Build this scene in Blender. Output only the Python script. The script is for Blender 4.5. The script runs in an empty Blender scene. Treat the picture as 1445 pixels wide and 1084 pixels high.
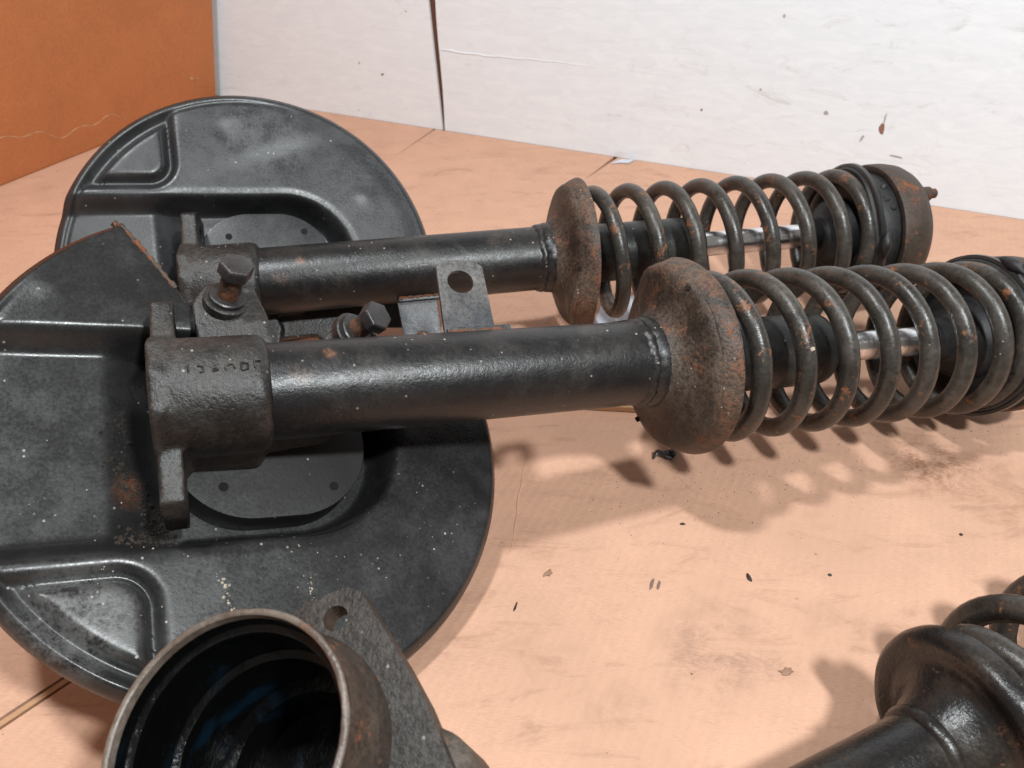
import bpy, bmesh, math, random
from mathutils import Vector, Matrix, noise
random.seed(7)
S = bpy.context.scene
COL = S.collection
PI = math.pi

# ------------------------------------------------------------------ camera
cam_d = bpy.data.cameras.new('camera'); cam = bpy.data.objects.new('camera', cam_d); COL.objects.link(cam)
cam.location = (0, 0, .40); cam.rotation_euler = (math.radians(90-35.4), 0, 0)
cam_d.sensor_width = 36; cam_d.lens = 36*1169/1445; cam_d.clip_start = .01; cam_d.clip_end = 50
cam_d.dof.use_dof = True; cam_d.dof.focus_distance = .50; cam_d.dof.aperture_fstop = 16
S.camera = cam
# ------------------------------------------------------------------ world and lamps (indoors: workshop lamps overhead)
wd = bpy.data.worlds.new('World'); S.world = wd; wd.use_nodes = True
bg = wd.node_tree.nodes['Background']; bg.inputs[0].default_value = (1.0, .91, .82, 1); bg.inputs[1].default_value = .17
def lamp(name, loc, power, radius, color):
    l = bpy.data.lights.new(name, 'POINT'); l.energy = power; l.shadow_soft_size = radius; l.color = color
    o = bpy.data.objects.new(name, l); COL.objects.link(o); o.location = loc
lamp('workshop_lamp_right', (.44, -.25, 1.08), 48, .05, (.94, .985, 1.0))
lamp('workshop_lamp_left', (-.30, .22, 1.55), 47, .06, (.94, .985, 1.0))
S.view_settings.view_transform = 'Standard'; S.view_settings.look = 'None'
S.view_settings.exposure = .42; S.view_settings.gamma = 1; S.view_settings.use_curve_mapping = False
S.render.engine = 'CYCLES'; S.cycles.max_bounces = 6; S.cycles.diffuse_bounces = 3; S.cycles.glossy_bounces = 3; S.cycles.transmission_bounces = 2

# ------------------------------------------------------------------ materials
class NT:
    def __init__(s, name):
        s.m = bpy.data.materials.new(name); s.m.use_nodes = True; s.t = s.m.node_tree
        s.b = s.t.nodes['Principled BSDF']; s.tc = s.t.nodes.new('ShaderNodeTexCoord'); s.vc = {}
    def link(s, a, b): s.t.links.new(a, b)
    def mapped(s, scale=(1,1,1), rot=(0,0,0), loc=(0,0,0), src='Object'):
        n = s.t.nodes.new('ShaderNodeMapping'); n.inputs['Scale'].default_value = scale
        n.inputs['Rotation'].default_value = rot; n.inputs['Location'].default_value = loc
        s.link(s.tc.outputs[src], n.inputs[0]); return n.outputs[0]
    def noise(s, vec, scale, detail=5, rough=.6, dist=0):
        n = s.t.nodes.new('ShaderNodeTexNoise'); n.inputs['Scale'].default_value = scale
        n.inputs['Detail'].default_value = detail; n.inputs['Roughness'].default_value = rough; n.inputs['Distortion'].default_value = dist
        s.link(vec, n.inputs['Vector']); return n.outputs['Fac']
    def voro(s, vec, scale, out='Distance', feature='F1'):
        if (vec, scale) not in s.vc:
            n = s.t.nodes.new('ShaderNodeTexVoronoi'); n.feature = feature; n.inputs['Scale'].default_value = scale
            s.link(vec, n.inputs['Vector']); s.vc[(vec, scale)] = n
        return s.vc[(vec, scale)].outputs[out]
    def ramp(s, f, a, b, va=0., vb=1.):
        n = s.t.nodes.new('ShaderNodeMapRange'); n.interpolation_type = 'SMOOTHSTEP'
        for i, v in zip(('From Min','From Max','To Min','To Max'), (a, b, va, vb)): n.inputs[i].default_value = v
        s.link(f, n.inputs['Value']); return n.outputs[0]
    def math(s, op, a, b=None):
        n = s.t.nodes.new('ShaderNodeMath'); n.operation = op
        for i, v in enumerate((a, b)):
            if v is None: continue
            if isinstance(v, (int, float)): n.inputs[i].default_value = v
            else: s.link(v, n.inputs[i])
        return n.outputs[0]
    def mix(s, f, a, b):
        n = s.t.nodes.new('ShaderNodeMix'); n.data_type = 'RGBA'
        for i, v in ((0, f), (6, a), (7, b)):
            if isinstance(v, (int, float)): n.inputs[i].default_value = v
            elif isinstance(v, tuple): n.inputs[i].default_value = v + (1,)
            else: s.link(v, n.inputs[i])
        return n.outputs[2]
    def bump(s, hgt, strength, dist, normal=None):
        n = s.t.nodes.new('ShaderNodeBump'); n.inputs['Strength'].default_value = strength; n.inputs['Distance'].default_value = dist
        s.link(hgt, n.inputs['Height'])
        if normal: s.link(normal, n.inputs['Normal'])
        return n.outputs[0]
    def out(s, color=None, rough=None, normal=None, metal=None, spec=None):
        for k, v in (('Base Color', color), ('Roughness', rough), ('Normal', normal), ('Metallic', metal), ('Specular IOR Level', spec)):
            if v is None: continue
            if isinstance(v, (int, float)): s.b.inputs[k].default_value = v
            elif isinstance(v, tuple): s.b.inputs[k].default_value = v + (1,)
            else: s.link(v, s.b.inputs[k])
        return s.m

def steel(name, paint=(.016,.016,.018), dust=(.10,.092,.086), rust=(.20,.075,.03), da=.5, ra=.3, rough=.40, bump=.35, speck=.5, off=0, oil=0., grain=.35, spots=(), rim=None):
    t = NT(name); v = t.mapped(loc=(off, off*.7, 0))
    big = t.noise(v, 20, 4, .62, .4); mid = t.noise(v, 85, 5, .65); fine = t.noise(v, 520, 3, .7)
    # dull dusty film over old black paint
    dm = t.ramp(t.math('ADD', t.math('MULTIPLY', big, .6), t.math('ADD', t.math('MULTIPLY', mid, .28), t.math('MULTIPLY', fine, .12))), .60-da*.34, .86-da*.26)
    c = t.mix(t.math('MULTIPLY', dm, .85), paint, dust)
    # rust blooms
    v2 = t.mapped(loc=(3.1+off, 1.7, .4)); rn = t.noise(v2, 60, 6, .75, .25)
    rm = t.ramp(t.math('ADD', t.math('MULTIPLY', rn, .8), t.math('MULTIPLY', fine, .2)), .72-ra*.30, .775-ra*.26)
    rcol = t.mix(t.noise(v2, 210, 2), (rust[0]*.45, rust[1]*.42, rust[2]*.5), (rust[0]*1.35, rust[1]*1.3, rust[2]*1.2))
    c = t.mix(t.math('MULTIPLY', rm, .9), c, rcol)
    if rim:                                          # rust eats the rim first
        sx_ = t.t.nodes.new('ShaderNodeSeparateXYZ'); t.link(t.tc.outputs['Object'], sx_.inputs[0])
        rad = t.math('SQRT', t.math('ADD', t.math('MULTIPLY', sx_.outputs[1], sx_.outputs[1]), t.math('MULTIPLY', sx_.outputs[2], sx_.outputs[2])))
        k = t.math('MULTIPLY', t.ramp(rad, rim[0], rim[1]), t.ramp(t.math('ADD', t.math('MULTIPLY', mid, .7), t.math('MULTIPLY', fine, .3)), .40, .58))
        c = t.mix(t.math('MULTIPLY', k, .5), c, rcol)
    # sandy grain: pits of dark scale between lighter grains
    gr = t.noise(t.mapped(loc=(off+1, .3, .2)), 310, 3, .8)
    gm = t.math('MULTIPLY', t.ramp(gr, .47, .60), grain)
    c = t.mix(gm, c, (paint[0]*.5, paint[1]*.45, paint[2]*.4))
    for (sx, sy, sz, sr, am, sc_) in spots:          # local patches: rust, bare or dusty metal, and sheen painted on the shield island
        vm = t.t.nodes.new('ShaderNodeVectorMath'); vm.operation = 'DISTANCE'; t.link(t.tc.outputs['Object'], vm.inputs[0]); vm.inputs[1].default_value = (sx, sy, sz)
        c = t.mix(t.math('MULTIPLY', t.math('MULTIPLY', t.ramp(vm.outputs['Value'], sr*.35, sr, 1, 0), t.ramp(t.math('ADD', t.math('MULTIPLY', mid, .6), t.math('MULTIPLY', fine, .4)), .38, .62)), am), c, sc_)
    # pale grit specks
    vs_ = t.mapped(loc=(off, 2, 1)); vd = t.voro(vs_, 230); vc = t.voro(vs_, 230, 'Color')
    sep = t.t.nodes.new('ShaderNodeSeparateColor'); t.link(vc, sep.inputs[0])
    sm = t.math('MULTIPLY', t.ramp(vd, .10, .20, 1, 0), t.ramp(sep.outputs[0], 1-.12*speck, 1-.10*speck))
    sm = t.math('MULTIPLY', sm, t.ramp(big, .42, .58))
    c = t.mix(t.math('MULTIPLY', sm, .8), c, (.42, .38, .34))
    r = t.math('ADD', t.math('ADD', t.math('MULTIPLY', dm, .16), t.math('MULTIPLY', rm, .30)), t.math('ADD', t.math('MULTIPLY', fine, .24), rough-.16))
    if oil:
        om = t.ramp(t.noise(t.mapped(loc=(5, off, 2)), 26, 4, .6, 1.), .60-oil*.3, .66-oil*.2)
        r = t.math('MULTIPLY', r, t.ramp(om, 0, 1, 1, .45)); c = t.mix(t.math('MULTIPLY', om, .75), c, (.012,.011,.010))
    h = t.math('ADD', t.math('MULTIPLY', fine, .55), t.math('MULTIPLY', mid, .9))
    return t.out(c, r, t.bump(h, bump, .0011), None, .5)

M = {}
M['shield']  = steel('dusty_black_shield', paint=(.013,.0128,.013), dust=(.030,.0295,.030), da=.56, ra=.08, rough=.33, bump=.13, speck=1.2, grain=.15, spots=((-.090,-.100,-.015,.036,.65,(.15,.148,.145)), (-.02,-.10,-.03,.055,.22,(.06,.059,.059)), (.09,-.07,-.05,.06,.2,(.05,.05,.056)), (-.064,-.032,-.035,.015,.6,(.15,.058,.028)), (-.11,.01,-.02,.06,.25,(.055,.055,.057))))  # first spot: dusty pocket island, its glossy sheen also painted into the colour
M['shield_b']= steel('dusty_black_shield_far', paint=(.018,.0185,.0195), dust=(.040,.041,.043), da=.58, ra=.08, rough=.38, bump=.13, speck=.6, off=4.2, grain=.12, spots=((.012,.128,-.036,.05,.5,(.095,.098,.108)), (.09,.08,-.05,.05,.3,(.08,.08,.09))))
M['casting'] = steel('rough_cast_steel', paint=(.011,.010,.009), dust=(.066,.057,.050), da=.58, ra=.30, rough=.43, bump=.75, speck=1.6, off=1.3, grain=.55)
M['tube']    = steel('black_painted_tube', paint=(.0085,.0085,.0095), dust=(.044,.038,.033), da=.50, ra=.26, rough=.37, bump=.34, speck=1.4, off=2.2, grain=.3, spots=((.036,.008,.024,.005,.9,(.20,.095,.055)), (.020,-.004,.025,.008,.6,(.14,.095,.07)), (.19,.012,.023,.012,.4,(.12,.09,.07))))
M['seat']    = steel('rusty_spring_seat', paint=(.020,.016,.013), dust=(.150,.112,.084), rust=(.185,.078,.038), da=.66, ra=.62, rough=.50, bump=1.0, speck=2.0, off=.6, grain=.6, rim=(.0545,.0605))
M['spring']  = steel('spring_wire', paint=(.027,.024,.021), dust=(.098,.085,.072), rust=(.30,.12,.045), da=.62, ra=.53, rough=.32, bump=.34, speck=.5, off=3.3, grain=.4)
M['damper']  = steel('damper_black', paint=(.012,.012,.012), dust=(.06,.056,.05), da=.35, ra=.1, rough=.38, bump=.3, speck=.8, off=5.)
M['plate']   = steel('shade_darkened_plate', paint=(.0075,.0072,.007), dust=(.020,.018,.017), da=.5, ra=.10, rough=.60, bump=.2, speck=.9, off=16., grain=.1)  # near hub plate: black deepened to stand in for the tube's shade
M['rubber']  = steel('old_rubber', paint=(.011,.011,.012), dust=(.045,.042,.04), da=.42, ra=0, rough=.55, bump=.4, speck=.3, off=6.)
M['cup']     = steel('rusty_mount_cup', paint=(.034,.024,.018), dust=(.078,.052,.039), rust=(.24,.085,.03), da=.75, ra=.62, rough=.55, bump=.45, speck=.2, off=7., grain=.45)
M['tab']     = steel('bare_grey_bracket', paint=(.040,.043,.050), dust=(.20,.185,.17), da=.62, ra=.22, rough=.45, bump=.35, speck=1., off=8., grain=.5)
M['bolt']    = steel('grey_bolt', paint=(.024,.022,.022), dust=(.072,.062,.060), da=.6, ra=.3, rough=.38, bump=.3, speck=.2, off=9.)
M['rustpl']  = steel('rusty_steel', paint=(.045,.028,.02), dust=(.10,.07,.05), da=.6, ra=.85, rough=.55, bump=.8, speck=.4, off=10.)
M['housing'] = steel('cast_housing', paint=(.024,.020,.017), dust=(.088,.077,.067), rust=(.20,.085,.035), da=.60, ra=.42, rough=.5, bump=.8, speck=.4, off=11., grain=.8)
M['housing_b'] = steel('brown_cast_body', paint=(.038,.026,.019), dust=(.105,.078,.058), rust=(.26,.095,.03), da=.6, ra=.60, rough=.5, bump=.8, speck=.4, off=15., grain=.6)
M['lip']     = steel('machined_lip', paint=(.10,.075,.06), dust=(.26,.215,.18), rust=(.18,.085,.045), da=.55, ra=.45, rough=.36, bump=.45, speck=.6, off=12.)
M['glossy']  = steel('glossy_black_strut', paint=(.010,.009,.009), dust=(.062,.048,.036), rust=(.17,.075,.032), da=.42, ra=.42, rough=.31, bump=.4, speck=.3, off=13.)
M['dirt']    = steel('caked_dirt', paint=(.02,.016,.013), dust=(.10,.07,.05), da=.4, ra=.5, rough=.7, bump=1., speck=.6, off=14.)

def chrome():
    t = NT('chrome_rod'); v = t.mapped((60, 6, 6)); n = t.noise(v, 8, 4)
    return t.out((.86,.86,.88), t.ramp(n, .3, .75, .16, .26), t.bump(n, .05, .0003), 1.0)
M['chrome'] = chrome()
def grease():
    t = NT('black_oily_bore'); v = t.mapped((1,1,.8)); n = t.noise(v, 60, 6, .65, .8); f = t.noise(v, 330, 4)
    bm = t.ramp(t.noise(t.mapped((1,1,.5), loc=(.3,.1,2.)), 26, 4, .6, .5), .52, .66)
    c = t.mix(t.math('MULTIPLY', bm, .6), (.0025,.0025,.0025), (.004,.018,.034))
    return t.out(c, t.ramp(n, .3, .7, .10, .30), t.bump(t.math('ADD', n, t.math('MULTIPLY', f, .6)), .5, .0010), None, .32)
M['grease'] = grease()
def plain(name, c, r=.6):
    t = NT(name); v = t.mapped(); n = t.noise(v, 300, 4)
    return t.out(t.mix(n, tuple(x*.75 for x in c), tuple(min(1,x*1.2) for x in c)), r, t.bump(n, .3, .0004))
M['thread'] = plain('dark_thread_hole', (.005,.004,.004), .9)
M['paper']  = plain('white_paper', (.62,.66,.74), .6)
M['crumb']  = plain('dark_crumb', (.03,.022,.018), .6)
M['crumbb'] = plain('brown_crumb', (.30,.175,.115), .7)
M['pale']   = plain('pale_fleck', (.55,.47,.36), .7)
M['gapm']   = plain('brown_gap_wood', (.12,.045,.022), .8)
M['under']  = plain('bench_top', (.20,.11,.06), .8)

def cardboard(name, c=(.622,.368,.254), dirty=.5, rot=.42, wear=1., stains=()):
    t = NT(name)
    v = t.mapped(rot=(0,0,rot)); 
    fl = t.t.nodes.new('ShaderNodeTexWave'); fl.wave_type = 'BANDS'; fl.bands_direction = 'X'; fl.inputs['Scale'].default_value = 48
    fl.inputs['Distortion'].default_value = .6; fl.inputs['Detail'].default_value = 1; t.link(v, fl.inputs['Vector'])
    fib = t.noise(t.mapped((1,5,1), rot=(0,0,rot)), 260, 5, .7); big = t.noise(v, 5.5, 5, .6, .4); mid = t.noise(v, 30, 7, .7, .5)
    f = t.math('ADD', t.math('MULTIPLY', fib, .45), t.math('ADD', t.math('MULTIPLY', big, .30), t.math('MULTIPLY', mid, .25)))
    col = t.mix(t.ramp(f, .34, .66), tuple(x*.84 for x in c), tuple(min(1, x*1.08) for x in c))
    col = t.mix(t.math('MULTIPLY', t.ramp(fl.outputs['Fac'], .55, .95), .035*wear), col, tuple(x*.6 for x in c))
    # grubby smears
    sm = t.ramp(t.noise(t.mapped((1,3.2,1), rot=(0,0,-.5), loc=(1.3,.2,0)), 15, 8, .72, .7), .50, .80)
    col = t.mix(t.math('MULTIPLY', sm, .75*dirty), col, (c[0]*.42, c[1]*.38, c[2]*.36))
    # dark specks of several sizes
    for sc, th, am in ((55, .955, .8), (120, .945, .75), (30, .94, .55)):
        vv = t.mapped((1, 1.6, .01), rot=(0,0,.9+sc), loc=(sc*.1, 0, 0))
        d = t.voro(vv, sc); cc = t.voro(vv, sc, 'Color'); se = t.t.nodes.new('ShaderNodeSeparateColor'); t.link(cc, se.inputs[0])
        jig = t.math('ADD', d, t.math('MULTIPLY', t.math('SUBTRACT', t.noise(v, 420, 3), .5), .22))
        k = t.math('MULTIPLY', t.ramp(jig, .035, .085, 1, 0), t.ramp(se.outputs[0], th-.01, th))
        col = t.mix(t.math('MULTIPLY', k, am*min(1,dirty*1.6)), col, (.055,.034,.026))
    for (sx, sy, sr, am, sc_) in stains:
        vm = t.t.nodes.new('ShaderNodeVectorMath'); vm.operation = 'DISTANCE'; t.link(t.tc.outputs['Object'], vm.inputs[0]); vm.inputs[1].default_value = (sx, sy, 0)
        k = t.math('MULTIPLY', t.ramp(vm.outputs['Value'], sr*.2, sr, 1, 0), t.ramp(t.math('ADD', t.math('MULTIPLY', mid, .6), t.math('MULTIPLY', fib, .4)), .44, .62))
        col = t.mix(t.math('MULTIPLY', k, am), col, sc_)
    h = t.math('ADD', t.math('MULTIPLY', fl.outputs['Fac'], .12*wear), t.math('ADD', t.math('MULTIPLY', fib, .25), t.math('MULTIPLY', mid, .5)))
    return t.out(col, .72, t.bump(h, .6, .0014), None, .25)
M['card']  = cardboard('floor_cardboard', dirty=.8, stains=((.307,.463,.045,.85,(.15,.055,.025)), (.33,.44,.07,.55,(.22,.10,.05)), (.27,.50,.05,.4,(.25,.12,.07)), (.19,.31,.035,.45,(.25,.15,.10)), (.115,.295,.05,.65,(.22,.14,.10)), (.125,.335,.03,.35,(.25,.16,.11)),
    (.155,.285,.02,.5,(.2,.12,.08)), (.06,.25,.05,.4,(.24,.15,.1)), (.12,.47,.02,.6,(.12,.06,.04)), (.21,.39,.05,.3,(.26,.15,.1)), (.02,.29,.04,.35,(.26,.16,.1)), (.08,.78,.08,.3,(.3,.17,.1))))
M['card2'] = cardboard('upright_cardboard', (.50,.183,.070), .12, .1, .6)
M['card3'] = cardboard('edge_cardboard', (.52,.30,.17), .5, 1.2)

def whitepaint():
    t = NT('white_painted_board')
    v = t.mapped((1.0, 1, 3.5)); st = t.noise(v, 26, 6, .7, .8); big = t.noise(t.mapped(), 3.2, 4, .6); fine = t.noise(t.mapped((1,1,2.2)), 240, 4)
    c = t.mix(t.ramp(st, .35, .7), (.745,.795,.84), (.80,.85,.89))
    sc = t.ramp(t.noise(t.mapped((1.0, 1, 2.6), loc=(2,0,1)), 20, 8, .74, .9), .53, .74)
    c = t.mix(t.math('MULTIPLY', t.math('MULTIPLY', sc, t.ramp(big, .36, .60)), .50), c, (.45,.43,.41))
    ln = t.ramp(t.noise(t.mapped((.35, 1, 16), loc=(4,0,2)), 13, 5, .6, .3), .60, .72)
    c = t.mix(t.math('MULTIPLY', ln, .16), c, (.50,.46,.42))
    vv = t.mapped((1,1,.8)); d = t.voro(vv, 42); cc = t.voro(vv, 42, 'Color'); se = t.t.nodes.new('ShaderNodeSeparateColor'); t.link(cc, se.inputs[0])
    k = t.math('MULTIPLY', t.ramp(d, .04, .10, 1, 0), t.ramp(se.outputs[0], .91, .92))
    c = t.mix(t.math('MULTIPLY', k, .7), c, (.25,.17,.13))
    return t.out(c, .5, t.bump(t.math('ADD', t.math('MULTIPLY', st, .7), t.math('MULTIPLY', fine, .4)), .22, .0012), None, .35)
M['white'] = whitepaint()

# ------------------------------------------------------------------ mesh helpers
def link(name, me, mat, parent=None, smooth=35):
    if smooth:
        for p in me.polygons: p.use_smooth = True
        me.set_sharp_from_angle(angle=math.radians(smooth))
    me.materials.append(mat)
    o = bpy.data.objects.new(name, me); COL.objects.link(o)
    if parent: o.parent = parent
    return o
class G:
    """collects geometry in millimetres; mirror m = -1 flips the second axis"""
    def __init__(s, m=1): s.v = []; s.f = []; s.m = m
    def add(s, vs, fs):
        n = len(s.v); s.v += [tuple(p) for p in vs]; s.f += [tuple(i+n for i in q) for q in fs]; return s
    def lathe(s, prof, seg=64, mod=None, closed=False, c=(0,0)):
        """profile of (u, r); revolve about the u axis"""
        n = len(prof); vs = []; fs = []
        for k in range(seg):
            a = 2*PI*k/seg
            for i, (u, r) in enumerate(prof):
                if mod: u, r = mod(u, r, a, i)
                vs.append((u, c[0]+r*math.cos(a), c[1]+r*math.sin(a)))
        for k in range(seg):
            k2 = (k+1) % seg
            for i in range(n if closed else n-1):
                j = (i+1) % n
                fs.append((k*n+i, k*n+j, k2*n+j, k2*n+i))
        return s.add(vs, fs)
    def tube(s, pts, r, seg=10, cap=True, flat=None):
        pts = [Vector(p) for p in pts]; n = len(pts); vs = []; fs = []; prev = None
        for i, p in enumerate(pts):
            t = (pts[min(i+1, n-1)]-pts[max(i-1, 0)]).normalized()
            if prev is None:
                a = t.orthogonal().normalized()
            else:
                a = (prev - t*prev.dot(t)).normalized()
            prev = a; b = t.cross(a)
            rr = r[i] if isinstance(r, (list, tuple)) else r
            for k in range(seg):
                an = 2*PI*k/seg; vs.append(p + (a*math.cos(an)+b*math.sin(an))*rr)
        for i in range(n-1):
            for k in range(seg):
                k2 = (k+1) % seg; fs.append((i*seg+k, i*seg+k2, (i+1)*seg+k2, (i+1)*seg+k))
        if cap: fs.append(tuple(range(seg-1, -1, -1))); fs.append(tuple((n-1)*seg+k for k in range(seg)))
        return s.add(vs, fs)
    def prism(s, poly, t0, t1, fn):
        """poly of 2-D points, fn(x, y, t) -> 3-D"""
        n = len(poly); vs = [fn(x, y, t0) for x, y in poly]+[fn(x, y, t1) for x, y in poly]
        fs = [tuple(range(n-1, -1, -1)), tuple(range(n, 2*n))]+[(i, (i+1) % n, n+(i+1) % n, n+i) for i in range(n)]
        return s.add(vs, fs)
    def holed(s, poly, hc, hr, t0, t1, fn, seg=40):
        """plate with a round hole: outline sampled by angle about the hole centre"""
        angs = sorted({round(2*PI*k/seg, 5) for k in range(seg)} | {round(math.atan2(y-hc[1], x-hc[0]) % (2*PI), 5) for x, y in poly})
        out = []; inn = []; n = len(poly)
        for a in angs:
            dx, dy = math.cos(a), math.sin(a); best = None
            for i in range(n):
                (x1, y1), (x2, y2) = poly[i], poly[(i+1) % n]; ex, ey = x2-x1, y2-y1
                den = dx*ey-dy*ex
                if abs(den) < 1e-9: continue
                t = ((x1-hc[0])*ey-(y1-hc[1])*ex)/den; q = ((x1-hc[0])*dy-(y1-hc[1])*dx)/den
                if t > 0 and -1e-3 <= q <= 1.001 and (best is None or t < best): best = t
            out.append((hc[0]+dx*best, hc[1]+dy*best)); inn.append((hc[0]+dx*hr, hc[1]+dy*hr))
        k = len(angs)
        vs = [fn(x, y, t) for t in (t0, t1) for ring in (out, inn) for x, y in ring]; fs = []
        for i in range(k):
            j = (i+1) % k
            fs += [(i, k+i, k+j, j), (2*k+i, 2*k+j, 3*k+j, 3*k+i), (i, j, 2*k+j, 2*k+i), (k+i, 3*k+i, 3*k+j, k+j)]
        return s.add(vs, fs)
    def bev(s, w, seg=2, ang=30):
        s.bw = (w, seg, ang); return s
    def build(s, name, mat, parent=None, smooth=35, rough=0., rs=.1):
        me = bpy.data.meshes.new(name)
        bm = bmesh.new()
        vv = [bm.verts.new((x*.001, s.m*y*.001, z*.001)) for x, y, z in s.v]
        for q in s.f:
            try: bm.faces.new([vv[i] for i in q])
            except ValueError: pass
        bmesh.ops.remove_doubles(bm, verts=bm.verts, dist=1e-6)
        if hasattr(s, 'bw'):
            ed = [e for e in bm.edges if len(e.link_faces) == 2 and e.calc_face_angle(0) > math.radians(s.bw[2])]
            bmesh.ops.bevel(bm, geom=ed, offset=s.bw[0]*.001, segments=s.bw[1], affect='EDGES', profile=.6, clamp_overlap=True)
        bmesh.ops.recalc_face_normals(bm, faces=bm.faces)
        if rough:
            for v in bm.verts:
                p = v.co*1000; n = noise.noise_vector(p*rs)
                v.co += n*rough*.001
        bm.to_mesh(me); bm.free()
        return link(name, me, mat, parent, smooth)
def UV(u, v, w): return (u, v, w)
def onW(x, y, t): return (x, y, t)           # plate lying in the u-v plane, thickness along w
def onU(x, y, t): return (t, x, y)           # plate in the v-w plane, thickness along u
def rrect(x0, x1, y0, y1, r, n=5):
    p = []
    for cx, cy, a0 in ((x1-r, y1-r, 0), (x0+r, y1-r, 90), (x0+r, y0+r, 180), (x1-r, y0+r, 270)):
        for k in range(n+1):
            a = math.radians(a0+90*k/n); p.append((cx+r*math.cos(a), cy+r*math.sin(a)))
    return p
def thing(name, label, cat, group=None, mat=None):
    o = bpy.data.objects.new(name, None); COL.objects.link(o); o.empty_display_size = .02
    if mat: o.matrix_world = mat
    return tag(o, label, cat, group)
def tag(o, label, cat, group=None):
    o['label'] = label; o['category'] = cat
    if group: o['group'] = group
    return o
def basis(o, a, b, c):
    a, b, c = Vector(a).normalized(), Vector(b), Vector(c)
    c = a.cross(b).normalized(); b = c.cross(a).normalized()
    m = Matrix((( a.x, b.x, c.x, o[0]), (a.y, b.y, c.y, o[1]), (a.z, b.z, c.z, o[2]), (0,0,0,1)))
    return m
def sst(a, b, x):
    t = max(0., min(1., (x-a)/(b-a))); return t*t*(3-2*t)

# ------------------------------------------------------------------ the setting
def sheet(name, poly, z0, z1, mat):
    me = bpy.data.meshes.new(name); bm = bmesh.new()
    lo = [bm.verts.new((x, y, z0)) for x, y in poly]; hi = [bm.verts.new((x, y, z1)) for x, y in poly]; n = len(poly)
    bm.faces.new(hi); bm.faces.new(lo[::-1])
    for i in range(n): bm.faces.new((lo[i], lo[(i+1) % n], hi[(i+1) % n], hi[i]))
    bmesh.ops.recalc_face_normals(bm, faces=bm.faces); bm.to_mesh(me); bm.free()
    return link(name, me, mat, None, 0)
fl = sheet('floor', [(-1.6,-.6), (1.9,-.6), (1.9,2.0), (-1.6,2.0)], -.03, -.006, M['under']); fl['kind'] = 'structure'
WD = Vector((.9111, -.4122, 0)); WN = Vector((-.4122, -.9111, 0)); W0 = Vector((-.1002, 1.2043, 0))
CD = Vector((.4152, .9097, 0)); C0 = Vector((-.6437, .9935, 0)); CN = Vector((.9097, -.4152, 0))
def wl(s, off=0): p = W0+WD*s+WN*off; return (p.x, p.y)
# main sheet with its slits at the wall end; left sheet in front of the crack
a = Vector((-.2688, .2494, 0)); b = Vector((-.2413, .2807, 0)); d = (b-a).normalized()
p1 = a-d*1.0; p2 = a+d*.15; p3 = Vector((-.25, .70, 0)); off_ = Vector((-.004, 0, 0))
slit1 = [wl(-.016, .0008), (-.166, 1.080), wl(-.013, .0008)]
slit2 = [wl(.262, .0008), (.0925, 1.013), wl(.268, .0008)]
c1 = W0-WD*.4126+WN*.0006
sh = sheet('cardboard_sheet', [(p1.x+.002, p1.y), (1.6, -.55), wl(1.55, .0006)] + [wl(.30, .0006)] + slit2[::-1] + slit1[::-1] + [(c1.x, c1.y), (p3.x, p3.y), (p2.x, p2.y)], -.004, 0, M['card'])
tag(sh, 'large stained tan cardboard sheet lying flat under all the struts', 'cardboard')
n_ = Vector((-d.y, d.x, 0))
for pts_ in ([(-.004,.345), (.002,.40), (.008,.455), (.016,.50)], [(.09,.50), (.13,.43), (.17,.40)], [(.25,.36), (.30,.33), (.36,.325)], [(-.05,.98), (.05,.93), (.11,.90)]):
    pth = []
    for (xa, ya), (xb, yb) in zip(pts_[:-1], pts_[1:]):
        pth += [((xa+(xb-xa)*k/8+.0006*math.sin(k*1.3+xa*90))*1000, (ya+(yb-ya)*k/8+.0006*math.sin(k*2.1))*1000, -.45) for k in range(8)]
    g = G(); g.tube(pth, [.2+.75*math.sin(PI*k/(len(pth)-1)) for k in range(len(pth))], 8); g.build('crease', M['card'], sh, 60)
q = [p1+n_*.0025, p2+n_*.0025, p2+n_*.006, p1+n_*.006]
sh = sheet('cardboard_strip', [(v.x, v.y) for v in q], -.0055, -.0008, M['card3'])
tag(sh, 'thin torn cardboard strip in the crack at the lower left', 'cardboard')
q = [p1+n_*.008, p2+n_*.008, p3+off_, C0+CD*.399, C0-CD*1.4, Vector((-1.2,-.5,0))]
sh = sheet('cardboard_sheet', [(v.x, v.y) for v in q], -.0052, -.0008, M['card'])
tag(sh, 'tan cardboard sheet at the left beyond the crack, reaching the orange upright', 'cardboard')

def board(name, s0, s1, h, t=.012, nx=2, edge=None):
    """upright panel along the wall line from s0 to s1"""
    me = bpy.data.meshes.new(name); bm = bmesh.new()
    f0 = []; N = 24
    def P(s, z, o): p = W0+WD*s-WN*o; return (p.x, p.y, z)
    left = [(s0+(edge(z) if edge else 0), z) for z in [h*k/N for k in range(N+1)]]
    poly = left+[(s1, h), (s1, -.004)]
    fr = [bm.verts.new(P(s, z, 0)) for s, z in poly]; bk = [bm.verts.new(P(s, z, t)) for s, z in poly]; n = len(poly)
    bm.faces.new(fr); bm.faces.new(bk[::-1])
    for i in range(n): bm.faces.new((fr[i], fr[(i+1) % n], bk[(i+1) % n], bk[i]))
    bmesh.ops.recalc_face_normals(bm, faces=bm.faces); bm.to_mesh(me); bm.free()
    o = link(name, me, M['white'], None, 0); return o
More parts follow.
